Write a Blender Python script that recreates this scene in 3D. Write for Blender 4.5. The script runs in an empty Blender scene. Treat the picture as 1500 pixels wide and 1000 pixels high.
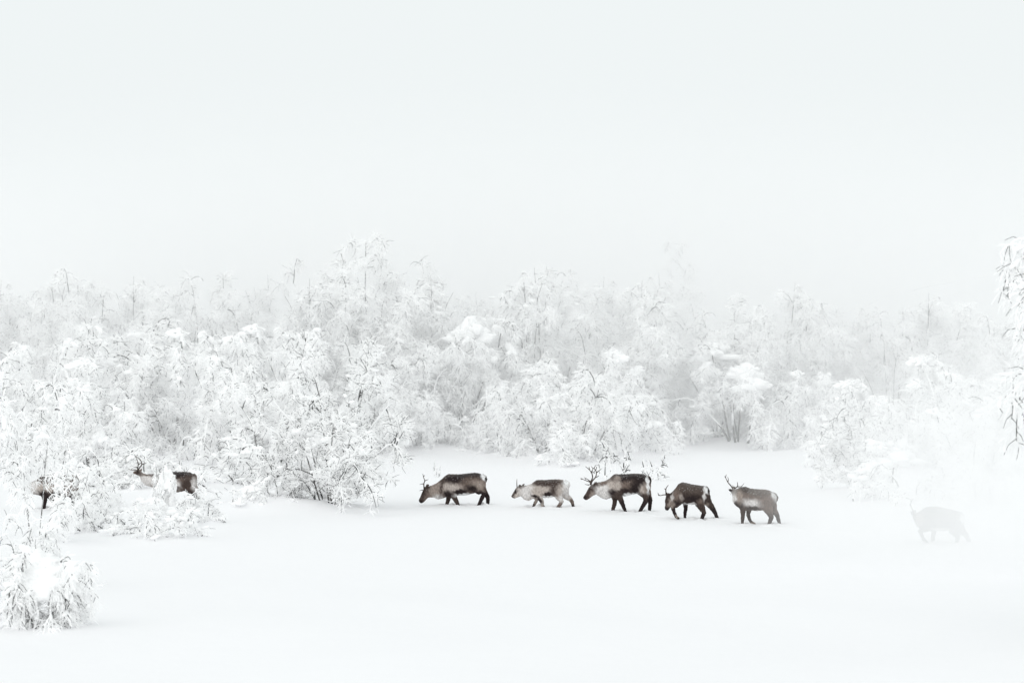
import bpy, bmesh, math, random
import numpy as np
from mathutils import Vector, Matrix

# ------------------------------------------------------------------ camera, sky, sun, exposure
sc = bpy.context.scene
C = sc.collection
CAM_H, FPX, HOR = 6.0, 3750.0, 450.0        # eye height (m), focal length in photo pixels, horizon row
cd = bpy.data.cameras.new('camera')
cam = bpy.data.objects.new('camera', cd); C.objects.link(cam)
cam.location = (0, 0, CAM_H); cam.rotation_euler = (math.radians(90), 0, 0)
cd.sensor_width = 36; cd.lens = 90; cd.shift_y = -50 / 1500
cd.clip_start = 0.5; cd.clip_end = 6000
cd.dof.use_dof = True; cd.dof.focus_distance = 78; cd.dof.aperture_fstop = 1.8
sc.camera = cam

SUN_EL, SUN_AZ = math.radians(33), math.radians(200)   # azimuth clockwise from +Y: behind the camera, to the left
wd = bpy.data.worlds.new('World'); sc.world = wd; wd.use_nodes = True
nt = wd.node_tree; nt.nodes.clear()
sky = nt.nodes.new('ShaderNodeTexSky'); sky.sky_type = 'NISHITA'; sky.sun_disc = False
sky.sun_elevation = SUN_EL; sky.sun_rotation = SUN_AZ
hs = nt.nodes.new('ShaderNodeHueSaturation'); hs.inputs['Saturation'].default_value = 0.1
mx = nt.nodes.new('ShaderNodeMix'); mx.data_type = 'RGBA'; mx.inputs['Factor'].default_value = 0.95
mx.inputs['B'].default_value = (8.8, 9.25, 9.3, 1)     # an even deck of snow cloud
bg = nt.nodes.new('ShaderNodeBackground'); bg.inputs['Strength'].default_value = 0.1
wo = nt.nodes.new('ShaderNodeOutputWorld')
nt.links.new(sky.outputs[0], hs.inputs['Color']); nt.links.new(hs.outputs[0], mx.inputs['A'])
nt.links.new(mx.outputs['Result'], bg.inputs['Color']); nt.links.new(bg.outputs[0], wo.inputs['Surface'])
sd = bpy.data.lights.new('sun', 'SUN'); sd.energy = 0.93; sd.angle = math.radians(80); sd.color = (1, 0.975, 0.95)
so = bpy.data.objects.new('sun', sd); C.objects.link(so)
dirv = Vector((math.sin(SUN_AZ) * math.cos(SUN_EL), math.cos(SUN_AZ) * math.cos(SUN_EL), math.sin(SUN_EL)))
so.rotation_euler = (-dirv).to_track_quat('-Z', 'Y').to_euler()

vs = sc.view_settings
vs.view_transform = 'Standard'; vs.look = 'None'; vs.gamma = 1; vs.use_curve_mapping = False; vs.exposure = 0.0
cy = sc.cycles
cy.max_bounces = 48; cy.diffuse_bounces = 40; cy.volume_bounces = 20; cy.glossy_bounces = 2
cy.use_denoising = True
cy.caustics_reflective = False; cy.caustics_refractive = False

# ------------------------------------------------------------------ helpers
def depth_of(py, z=0.0): return (CAM_H - z) * FPX / (py - HOR)

def mesh_np(name, verts, quads=None, tris=None, smooth=True):
    verts = np.asarray(verts, np.float32)
    me = bpy.data.meshes.new(name)
    parts, starts, tot, s = [], [], [], 0
    for f, k in ((quads, 4), (tris, 3)):
        if f is None or len(f) == 0: continue
        f = np.asarray(f, np.int32)
        parts.append(f.ravel()); starts.append(s + np.arange(len(f)) * k); tot.append(np.full(len(f), k)); s += f.size
    me.vertices.add(len(verts)); me.vertices.foreach_set('co', verts.ravel())
    lv = np.concatenate(parts).astype(np.int32); me.loops.add(len(lv)); me.loops.foreach_set('vertex_index', lv)
    st = np.concatenate(starts).astype(np.int32); me.polygons.add(len(st)); me.polygons.foreach_set('loop_start', st)
    me.polygons.foreach_set('loop_total', np.concatenate(tot).astype(np.int32))
    me.update(calc_edges=True); me.validate()
    me.polygons.foreach_set('use_smooth', smooth if isinstance(smooth, np.ndarray) else np.full(len(me.polygons), smooth))
    return me

def obj(name, me, mat=None, parent=None):
    o = bpy.data.objects.new(name, me); C.objects.link(o)
    if mat is not None and me is not None and not me.materials: me.materials.append(mat)
    if parent is not None: o.parent = parent
    return o

def tag(o, label=None, cat=None, group=None, kind=None):
    if label: o['label'] = label
    if cat: o['category'] = cat
    if group: o['group'] = group
    if kind: o['kind'] = kind
    return o

def nrm(v): return v / np.maximum(np.linalg.norm(v, axis=-1, keepdims=True), 1e-9)

def material(name, col, rough=0.9, spec=0.15, bump=None, var=None):
    m = bpy.data.materials.new(name); m.use_nodes = True
    n = m.node_tree; b = n.nodes['Principled BSDF']
    b.inputs['Base Color'].default_value = (*col, 1); b.inputs['Roughness'].default_value = rough
    b.inputs['Specular IOR Level'].default_value = spec
    tc = n.nodes.new('ShaderNodeTexCoord')
    if var:
        nz = n.nodes.new('ShaderNodeTexNoise'); nz.inputs['Scale'].default_value = var[0]; nz.inputs['Detail'].default_value = 5
        rp = n.nodes.new('ShaderNodeValToRGB'); rp.color_ramp.elements[0].color = (*var[1], 1); rp.color_ramp.elements[1].color = (*var[2], 1)
        rp.color_ramp.elements[0].position = 0.35; rp.color_ramp.elements[1].position = 0.65
        n.links.new(tc.outputs['Object'], nz.inputs['Vector']); n.links.new(nz.outputs[0], rp.inputs[0]); n.links.new(rp.outputs[0], b.inputs['Base Color'])
    if bump:
        nz = n.nodes.new('ShaderNodeTexNoise'); nz.inputs['Scale'].default_value = bump[0]; nz.inputs['Detail'].default_value = 6
        bp = n.nodes.new('ShaderNodeBump'); bp.inputs['Strength'].default_value = bump[1]; bp.inputs['Distance'].default_value = bump[2]
        n.links.new(tc.outputs['Object'], nz.inputs['Vector']); n.links.new(nz.outputs[0], bp.inputs['Height']); n.links.new(bp.outputs[0], b.inputs['Normal'])
    return m

SNOW = material('snow', (0.92, 0.918, 0.928), 0.85, 0.1, bump=(1.2, 0.35, 0.08))
TSNOW = bpy.data.materials.new('tree_snow'); TSNOW.use_nodes = True      # loose snow: scatters light back and lets some through
_t = TSNOW.node_tree; _t.nodes.clear()
_d1 = _t.nodes.new('ShaderNodeBsdfDiffuse'); _d1.inputs['Color'].default_value = (0.993, 0.993, 0.993, 1)
_d2 = _t.nodes.new('ShaderNodeBsdfTranslucent'); _d2.inputs['Color'].default_value = (0.993, 0.993, 0.993, 1)
_dm = _t.nodes.new('ShaderNodeMixShader'); _dm.inputs[0].default_value = 0.0
_do = _t.nodes.new('ShaderNodeOutputMaterial')
_t.links.new(_d1.outputs[0], _dm.inputs[1]); _t.links.new(_d2.outputs[0], _dm.inputs[2]); _t.links.new(_dm.outputs[0], _do.inputs['Surface'])
BARK = material('bark', (0.08, 0.07, 0.065), 0.9, 0.1, var=(5.0, (0.07, 0.064, 0.06), (0.6, 0.6, 0.6)))
BARK_DARK = material('dark_bark', (0.05, 0.045, 0.042), 0.9, 0.1, var=(5.0, (0.03, 0.027, 0.025), (0.16, 0.155, 0.15)))
TWIG = material('twig_bark', (0.085, 0.08, 0.078), 0.9, 0.05, var=(2.5, (0.03, 0.028, 0.027), (0.22, 0.22, 0.222)))   # bark under patchy hoar frost
ANTLER = material('antler', (0.06, 0.045, 0.038), 0.7, 0.2, var=(14.0, (0.035, 0.027, 0.024), (0.10, 0.075, 0.06)))
EYE = material('eye', (0.012, 0.010, 0.010), 0.15, 0.5)

# ------------------------------------------------------------------ where the trees stand: (kind, pixel x, base row, top row, width factor, label)
TH = 'snow-laden birch in the crowded thicket behind the walking reindeer'
FAR = 'pale snow-covered birch in the rear rows of the thicket'
SIDE = 'drooping birch buried in heavy snow along the front edge of the thicket'
LOW = 'small snow-smothered shrub at the foot of the thicket'
T = []
rnd = random.Random(11)
prof = [(-60, 430), (0, 425), (55, 445), (100, 412), (135, 402), (200, 418), (250, 415), (300, 399), (345, 425), (410, 412), (455, 415), (497, 380), (592, 376), (625, 415), (640, 452), (690, 440), (735, 430), (785, 408), (830, 396), (880, 415), (930, 425), (965, 408), (1065, 455), (1110, 452), (1150, 425), (1200, 455), (1260, 458), (1310, 455), (1370, 445), (1420, 462), (1480, 470), (1540, 460)]
for x, top in prof:
    T.append((rnd.choice(['birch', 'birch_b', 'birch_c']), x + rnd.uniform(-8, 8), rnd.uniform(640, 655), top, rnd.uniform(0.85, 1.1), TH))
for i in range(34):
    x = -60 + i * 49 + rnd.uniform(-14, 14)
    T.append((rnd.choice(['birch', 'birch_b', 'birch_c']), x, rnd.uniform(618, 634), rnd.uniform(452, 478), rnd.uniform(0.9, 1.2), FAR))
for x, base, top in [(-20, 690, 520), (60, 672, 500), (130, 690, 530), (195, 668, 470), (250, 672, 520), (330, 682, 490), (395, 690, 520), (440, 668, 480), (560, 664, 500), (620, 662, 520), (685, 657, 478), (745, 660, 540), (800, 672, 530), (855, 680, 540), (905, 668, 520), (955, 650, 500), (1000, 646, 520), (1160, 650, 540), (1210, 662, 545), (1270, 684, 560), (1330, 690, 560), (1385, 680, 520), (1450, 700, 540), (1510, 700, 500)]:
    T.append(('bowed' if x == 685 else rnd.choice(['laden', 'laden_b', 'laden_c']), x, base, top, rnd.uniform(0.9, 1.15), SIDE))
for x, base, top in [(365, 748, 705), (415, 746, 700), (760, 668, 615), (830, 682, 640), (655, 662, 610), (1185, 655, 600), (320, 716, 640), (1010, 652, 590), (175, 712, 650), (230, 716, 655)]:
    T.append((rnd.choice(['low', 'low_b']), x, base, top, rnd.uniform(1.0, 1.4), LOW))
T += [
 ('birch', 545, 655, 346, 0.98, 'tallest birch with a broad domed snowy crown rising above the thicket'),
 ('spindly', 1018, 634, 347, 0.8, 'thin spindly birch whose wispy tip pokes out above the thicket'),
 ('fan', 488, 748, 500, 1.0, 'wide fan-shaped bush of snowy twigs just ahead of the foremost clearly seen reindeer'),
 ('bowed', 1085, 656, 512, 1.15, 'bowed birch with several dark bare stems and snow-capped arms at the clearing edge'),
 ('low', 228, 792, 728, 1.3, 'low sprawling snow-bowed bush hiding the legs of two reindeer'),
 ('low_b', 140, 780, 692, 0.95, 'arched twiggy bush beside the hidden reindeer'),
 ('low_b', 275, 770, 715, 1.2, 'lumpy low shrub sunk in snow below the half-hidden antlered reindeer'),
 ('veil', 52, 800, 545, 0.75, 'tall thin-branched snowy bush standing in front of the leftmost hidden reindeer'),
 ('dome', 62, 930, 808, 1.0, 'rounded dome-shaped shrub capped with thick snow alone on the open snow'),
 ('low_b', 60, 866, 768, 0.9, 'twiggy snow-covered bush right behind the dome-shaped shrub'),
 ('veil', -100, 885, 610, 0.9, 'thin snowy birch leaning over the dome-shaped shrub'),
 ('dome', 244, 750, 684, 0.5, 'tall narrow snow hump on a buried shrub in front of the half-buried antlered reindeer'),
 ('sparse', 905, 700, 640, 1.0, 'sparse upright twigs sticking out of the snow behind the antlered bull'),
 ('sparse', 958, 702, 660, 1.1, 'small bare forked sapling rising behind the bull reindeer rump'),
 ('sparse', 640, 700, 674, 0.5, 'tiny thin stalks poking through the snow behind the grazing reindeer'),
 ('fan', 1262, 722, 575, 0.9, 'snowy bush with long bare arching twigs fading into the added mist'),
 ('low', 1330, 735, 650, 1.3, 'shrub half lost in the added mist above the ghostly reindeer'),
 ('laden', 1420, 742, 600, 1.1, 'snow-heavy birch swallowed by the added mist'),
 ('rime', 1606, 950, 262, 1.0, 'tall near birch whose dark drooping twigs hang in front of the added mist'),
]
SPOT = [(105, 'behind the reindeer screened by branches'), (330, 'behind the half-buried antlered reindeer'), (590, 'behind the wide fan-shaped bush'), (730, 'behind the one-antlered grazing reindeer'),
        (850, 'behind the pale calf'), (965, 'behind the big-antlered bull'), (1050, 'behind the reindeer with hanging head'), (1160, 'behind the reindeer turning its head away'), (9999, 'beyond the bank of added mist')]
sets = {}
for i, t in enumerate(T):
    if t[5] in (TH, FAR, SIDE, LOW): sets.setdefault((t[5], next(w for x, w in SPOT if t[1] < x)), []).append(i)
GROUP_OF = {}
for (row, where), ids in sets.items():
    ids.sort(key=lambda i: T[i][3])
    for n_, i in enumerate(ids):
        adj = '' if len(ids) == 1 else 'highest ' if n_ == 0 else 'lowest ' if n_ == len(ids) - 1 else 'mid-height '
        lab = adj + {TH: 'snow-laden birch on the skyline of the thicket ', FAR: 'pale rear-row birch of the thicket ', SIDE: 'heavily snow-bowed birch at the front of the thicket ', LOW: 'small snow-smothered shrub at the thicket foot '}[row] + where
        GROUP_OF[lab] = {TH: 'skyline birches of the thicket', FAR: 'birches in the rear of the thicket', SIDE: 'birches along the front of the thicket', LOW: 'small shrubs at the foot of the thicket'}[row]
        T[i] = T[i][:5] + (lab,)
# base position of each tree on the snow
for i, t in enumerate(T):
    d = depth_of(t[2]); T[i] = t + ((t[1] - 750) / FPX * d, d)

# ------------------------------------------------------------------ ground
DEER_FEET = []    # (x, y) filled from the traced legs further down
def sm(a, b, v): 
    u = np.clip((v - a) / (b - a), 0, 1); return u * u * (3 - 2 * u)
def ground_z(x, y):
    x = np.asarray(x, float); y = np.asarray(y, float)
    far = sm(82, 100, y)
    near = 1 - sm(50, 62, y)
    und = 0.05 * np.sin(x * 0.31 + y * 0.17 + 1) + 0.04 * np.sin(x * 0.13 - y * 0.23) + 0.02 * np.sin(x * 0.9 + 0.7 * np.sin(y * 0.5)) * np.sin(y * 0.7)
    z = und * (0.35 + far * 1.2 + near * 1.6)
    z = z - 0.045 * np.maximum(0, y - 128) * sm(128, 150, y)       # the plateau falls away behind the thicket
    z = z - 0.35 * np.exp(-((x - 7.5) / 2.6) ** 2 - ((y - 40.2) / 2.0) ** 2) + 0.0
    return z

# ------------------------------------------------------------------ reindeer, traced in their own side view
def srgb(r, g, b):
    f = lambda c: (c / 255 / 12.92) if c <= 10 else ((c / 255 + 0.055) / 1.055) ** 2.4
    return np.array([f(r), f(g), f(b)])

def loft(st, n=14):
    """closed tube through stations (top point, bottom point, half width): ellipse rings"""
    vs_, fs = [], []
    for a, b, w in st:
        a = np.array(a, float); b = np.array(b, float); c = (a + b) / 2; h = (a - b) / 2
        for k in range(n):
            t = 2 * math.pi * k / n
            p = c + h * math.cos(t); vs_.append((p[0], p[1] + w * math.sin(t), p[2]))
    m = len(st)
    for i in range(m - 1):
        for k in range(n):
            k2 = (k + 1) % n
            fs.append((i * n + k, i * n + k2, (i + 1) * n + k2, (i + 1) * n + k))
    fs.append(tuple(range(n))[::-1]); fs.append(tuple((m - 1) * n + k for k in range(n)))
    return vs_, fs

FUR = bpy.data.materials.new('reindeer_fur'); FUR.use_nodes = True
_n = FUR.node_tree; _b = _n.nodes['Principled BSDF']
_b.inputs['Roughness'].default_value = 0.95; _b.inputs['Specular IOR Level'].default_value = 0.05
_a = _n.nodes.new('ShaderNodeAttribute'); _a.attribute_name = 'coat'
_tc = _n.nodes.new('ShaderNodeTexCoord'); _mp = _n.nodes.new('ShaderNodeMapping'); _mp.inputs['Scale'].default_value = (1.2, 1, 0.55)
_nz = _n.nodes.new('ShaderNodeTexNoise'); _nz.inputs['Scale'].default_value = 26; _nz.inputs['Detail'].default_value = 6; _nz.inputs['Roughness'].default_value = 0.7
_mr = _n.nodes.new('ShaderNodeMapRange'); _mr.inputs[1].default_value = 0.3; _mr.inputs[2].default_value = 0.7; _mr.inputs[3].default_value = 0.6; _mr.inputs[4].default_value = 1.4
_mm = _n.nodes.new('ShaderNodeMix'); _mm.data_type = 'RGBA'; _mm.blend_type = 'MULTIPLY'; _mm.inputs['Factor'].default_value = 1
_bp = _n.nodes.new('ShaderNodeBump'); _bp.inputs['Strength'].default_value = 0.6; _bp.inputs['Distance'].default_value = 0.03
L_ = _n.links.new
L_(_tc.outputs['Object'], _mp.inputs['Vector']); L_(_mp.outputs[0], _nz.inputs['Vector']); L_(_nz.outputs[0], _mr.inputs[0])
L_(_a.outputs['Color'], _mm.inputs['A']); L_(_mr.outputs[0], _mm.inputs['B']); L_(_mm.outputs['Result'], _b.inputs['Base Color'])
L_(_nz.outputs[0], _bp.inputs['Height']); L_(_bp.outputs[0], _b.inputs['Normal'])

def tube_np(paths, sides):
    """paths: (N,K,3), radii (N,K) -> verts, quads"""
    P, R = paths
    N, K, _ = P.shape
    Tn = np.empty_like(P); Tn[:, 1:-1] = P[:, 2:] - P[:, :-2]; Tn[:, 0] = P[:, 1] - P[:, 0]; Tn[:, -1] = P[:, -1] - P[:, -2]
    Tn = nrm(Tn)
    U = nrm(np.cross(Tn, np.array([0.31, 0.22, 1.0]))); V = np.cross(Tn, U)
    a = np.arange(sides) * 2 * np.pi / sides
    ca, sa = np.cos(a)[None, None, :, None], np.sin(a)[None, None, :, None]
    vv = P[:, :, None, :] + R[:, :, None, None] * (U[:, :, None, :] * ca + V[:, :, None, :] * sa)
    base = (np.arange(N) * K * sides)[:, None, None] + (np.arange(K - 1) * sides)[None, :, None]
    k = np.arange(sides)[None, None, :]; k2 = (k + 1) % sides
    q = np.stack([base + k, base + k2, base + sides + k2, base + sides + k], -1)
    return vv.reshape(-1, 3), q.reshape(-1, 4)

def build_deer(D):
    ox, oy, s = D['zoom']                      # trace origin in the photograph and its magnification
    px0, pyf = D['foot']                       # photo pixel of the spot under the belly at snow level
    d = depth_of(pyf); wx = (px0 - 750) / FPX * d
    k = d / FPX                                # metres per photo pixel at its distance
    yaw = D.get('yaw', 0.0)
    def P(zx, zy, y=0.0):
        x = (ox + zx / s - px0) * k; z = (pyf - oy - zy / s) * k
        return (x, y + yaw * x, z)
    u = k / s                                  # metres per trace unit
    vs_, fs = [], []
    def add(v_f):
        v, f = v_f; o = len(vs_); vs_.extend(v); fs.extend(tuple(i + o for i in q) for q in f)
    for chain in ('torso', 'neck', 'head'):
        st = []
        for r in D[chain]:
            (ax, ay), (bx, by), w = r[0], r[1], r[2]
            y = r[3] if len(r) > 3 else 0.0
            st.append((P(ax, ay, y), P(bx, by, y), w))
        add(loft(st, 18 if chain == 'torso' else 14))
    def limb(pts, y0, y1, flat=0.85):
        st = []
        for i, (x, z, r) in enumerate(pts):
            t = i / (len(pts) - 1); y = y0 + (y1 - y0) * min(1, t * 2)
            a = pts[max(0, i - 1)]; b = pts[min(len(pts) - 1, i + 1)]
            tx, tz = b[0] - a[0], b[1] - a[1]; l = math.hypot(tx, tz) or 1
            nx, nz_ = -tz / l * r, tx / l * r
            st.append((P(x + nx, z + nz_, y), P(x - nx, z - nz_, y), r * u * flat if i else r * u * 0.5))
        add(loft(st, 10))
    for key, y0, y1 in (('fore_near', -0.11, -0.13), ('fore_far', 0.11, 0.13), ('hind_near', -0.10, -0.14), ('hind_far', 0.10, 0.14)):
        limb(D[key], y0, y1)
    limb(D['tail'], 0.0, 0.0, 1.0)
    for e in D['ears']: limb(e[0], e[1], e[2], 0.6)
    me = bpy.data.meshes.new('reindeer_body'); me.from_pydata(vs_, [], fs); me.update()
    bm = bmesh.new(); bm.from_mesh(me); bmesh.ops.recalc_face_normals(bm, faces=bm.faces); bm.to_mesh(me); bm.free()
    tmp = bpy.data.objects.new('tmp', me); C.objects.link(tmp)
    m = tmp.modifiers.new('r', 'REMESH'); m.mode = 'VOXEL'; m.voxel_size = 0.016
    m2 = tmp.modifiers.new('s', 'SMOOTH'); m2.iterations = 3; m2.factor = 0.5
    dg = bpy.context.evaluated_depsgraph_get(); ev = tmp.evaluated_get(dg)
    me2 = bpy.data.meshes.new_from_object(ev); me2.name = 'reindeer_body'
    bpy.data.objects.remove(tmp)
    n = len(me2.vertices)
    co = np.empty(n * 3, np.float32); me2.vertices.foreach_get('co', co); co = co.reshape(-1, 3)
    nn = np.empty(n * 3, np.float32); me2.vertices.foreach_get('normal', nn); nn = nn.reshape(-1, 3)
    # back to trace units to lay the coat pattern on the body (same on both flanks)
    rng = np.random.default_rng(D['seed'])
    zx = (co[:, 0] / k + px0 - ox) * s; zy = (pyf - oy - co[:, 2] / k) * s
    wob = 14 * (np.sin(zx * 0.035 + zy * 0.05) + np.sin(zx * 0.08 - zy * 0.06 + 2)) * (s / 11.5)
    col = np.tile(D['base'], (n, 1))
    for (cx, cyy, rx, ry, ang, c, soft) in D['coat']:
        dx, dy = zx - cx + wob * 0.5, zy - cyy + wob * 0.4; ca, sa = math.cos(math.radians(ang)), math.sin(math.radians(ang))
        q = np.sqrt(((dx * ca + dy * sa) / rx) ** 2 + ((-dx * sa + dy * ca) / ry) ** 2)
        soft = min(.95, soft * 1.3)
        w = 1 - np.clip((q - (1 - soft)) / (2 * soft), 0, 1); w = (w * w * (3 - 2 * w))[:, None]
        col = col * (1 - w) + c * w
    fleck = (rng.random(n) < 0.035 * np.clip(nn[:, 2] * 1.6 - 0.1, 0, 1))[:, None]
    fleck2 = np.clip(nn[:, 2] - 0.55, 0, 1)[:, None] * 0.35
    col = col * (1 - fleck2) + np.array([0.5, 0.5, 0.5]) * fleck2 * 0.6 + col * fleck2 * 0.4
    col = np.where(fleck, col * 0.45 + 0.35, col)
    at = me2.color_attributes.new('coat', 'FLOAT_COLOR', 'POINT')
    at.data.foreach_set('color', np.concatenate([col, np.ones((n, 1))], 1).astype(np.float32).ravel())
    shag = 0.005 * np.sin(co[:, 0] * 61 + co[:, 2] * 23) * np.sin(co[:, 1] * 47 + co[:, 2] * 57 + 1) + rng.normal(0, 0.0022, n)
    me2.vertices.foreach_set('co', (co + nn * shag[:, None]).astype(np.float32).ravel())
    me2.polygons.foreach_set('use_smooth', np.full(len(me2.polygons), True)); me2.materials.clear(); me2.materials.append(FUR); me2.update()
    root = bpy.data.objects.new('reindeer', None); C.objects.link(root)
    root.location = (wx, d, float(ground_z(wx, d))); root.empty_display_size = 0.3
    tag(root, D['label'], 'reindeer', 'reindeer herd crossing the snow')
    body = obj('body', me2, None, root)
    # antlers: polylines with the sideways spread growing upward
    for ant in D['antlers']:
        side = ant['side']; allv, allq = [], []; off = 0
        for line in ant['lines']:
            pts = np.array([P(a, b, side * (0.05 + 0.42 * max(0, (ant['base'] - b) * u) ) + ant.get('y', 0)) for a, b in line])
            seg = np.linspace(0, len(pts) - 1, 3 * (len(pts) - 1) + 1)
            pp = np.stack([np.interp(seg, range(len(pts)), pts[:, i]) for i in range(3)], 1)
            if len(pp) > 4:
                pp[1:-1] = (pp[:-2] + 2 * pp[1:-1] + pp[2:]) / 4
            r0 = ant.get('r', 0.02) * (1.0 if line is ant['lines'][0] else 0.75)
            rr = np.linspace(r0, r0 * 0.35, len(pp))
            pp = np.concatenate([pp, pp[-1:] + (pp[-1:] - pp[-2:-1]) * 0.05]); rr = np.append(rr, 0.0005)
            v, q = tube_np((pp[None], rr[None]), 7); allv.append(v); allq.append(q + off); off += len(v)
        obj('antler', mesh_np('antler', np.concatenate(allv), np.concatenate(allq)), ANTLER, root)
    for sgn in (-1, 1):
        ex, ey, ew = D['eye']
        bm = bmesh.new(); bmesh.ops.create_icosphere(bm, subdivisions=2, radius=0.021); me = bpy.data.meshes.new('eye'); bm.to_mesh(me); bm.free()
        e = obj('eye', me, EYE, body); x, y, z = P(ex, ey, D.get('eye_y', 0) + sgn * ew); e.location = (x, y, z)
    return root

DK = srgb(48, 41, 41); DB = srgb(72, 62, 58); MB = srgb(112, 99, 92); LB = srgb(150, 138, 130); TN = srgb(178, 168, 161); PL = srgb(208, 204, 202); WH = srgb(236, 236, 236)
def tor(rows, wmul=1.0):
    n = len(rows); out = []
    for i, (x, a, b, w) in enumerate(rows): out.append(((x, a), (x, b), w * wmul))
    return out

HERD = []
HERD.append(dict(label='brown reindeer with one upright antler grazing with its muzzle low to the snow', seed=1, zoom=(600, 680, 11.54), foot=(672, 741.8), base=MB,
  torso=tor([(545, 300, 520, .13), (580, 225, 565, .19), (650, 176, 560, .22), (750, 178, 540, .25), (850, 180, 540, .27), (950, 168, 538, .27), (1050, 158, 512, .25), (1130, 155, 492, .23), (1200, 172, 475, .21), (1255, 212, 455, .17), (1288, 270, 400, .08)]),
  neck=[((600, 215), (620, 570), .19), ((540, 262), (540, 596), .17), ((470, 322), (480, 608), .14), ((400, 358), (400, 572), .12), ((330, 380), (335, 575), .11), ((285, 400), (315, 560), .08)],
  head=[((300, 375), (350, 520), .07), ((248, 398), (338, 560), .095), ((214, 478), (298, 592), .085), ((185, 552), (258, 636), .062), ((155, 612), (225, 662), .055), ((158, 645), (195, 672), .035)],
  fore_near=[(650, 400, 110), (690, 490, 85), (755, 560, 50), (798, 640, 37), (824, 700, 29), (838, 738, 25), (848, 810, 22)],
  fore_far=[(640, 460, 90), (665, 560, 45), (645, 640, 36), (625, 695, 31), (612, 780, 24)],
  hind_near=[(1120, 320, 140), (1140, 410, 110), (1205, 465, 68), (1262, 492, 42), (1228, 568, 38), (1192, 648, 30), (1165, 712, 28), (1148, 790, 24)],
  hind_far=[(1180, 380, 100), (1270, 505, 55), (1322, 578, 38), (1322, 650, 32), (1318, 720, 28), (1316, 800, 24)],
  tail=[(1225, 190, 22), (1278, 218, 20), (1300, 268, 18), (1292, 315, 9)],
  ears=[([(285, 400, 26), (310, 365, 24), (335, 345, 8)], -.06, -.13), ([(290, 400, 26), (300, 365, 24), (310, 350, 8)], .06, .13)],
  antlers=[dict(side=-1, base=410, lines=[[(246, 420), (240, 335), (263, 285), (240, 230), (227, 165)], [(242, 338), (210, 340), (172, 350)], [(262, 286), (290, 272), (322, 264)], [(236, 214), (262, 188)], [(225, 445), (195, 448), (166, 458)]])],
  eye=(228, 478, .082),
  coat=[(700, 420, 190, 110, 5, TN, .5), (430, 480, 190, 120, 15, LB, .5), (480, 580, 80, 60, 0, PL, .5), (860, 240, 320, 85, -4, DK, .35), (1120, 200, 170, 75, 0, DK, .4), (1080, 300, 170, 70, 0, MB, .6), (1160, 350, 110, 60, 0, LB, .7), (1060, 415, 110, 60, 8, DK, .5), (1200, 390, 50, 80, 0, LB, .6), (860, 470, 130, 45, -4, DK, .35), (900, 530, 160, 25, -5, WH, .5), (660, 520, 95, 70, 20, DK, .5), (540, 400, 22, 150, 8, DB, .8), (800, 680, 110, 130, 0, DB, .2), (640, 660, 90, 100, 0, DB, .2), (1210, 600, 160, 150, 0, DK, .2), (1330, 640, 80, 130, 0, DK, .2), (1250, 230, 34, 62, -35, WH, .35), (1300, 270, 20, 60, 0, DK, .4), (225, 500, 75, 130, 30, DB, .5), (190, 640, 60, 40, 0, DK, .5), (300, 390, 45, 60, 0, DB, .6), (300, 560, 40, 60, 25, MB, .6)]))
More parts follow.
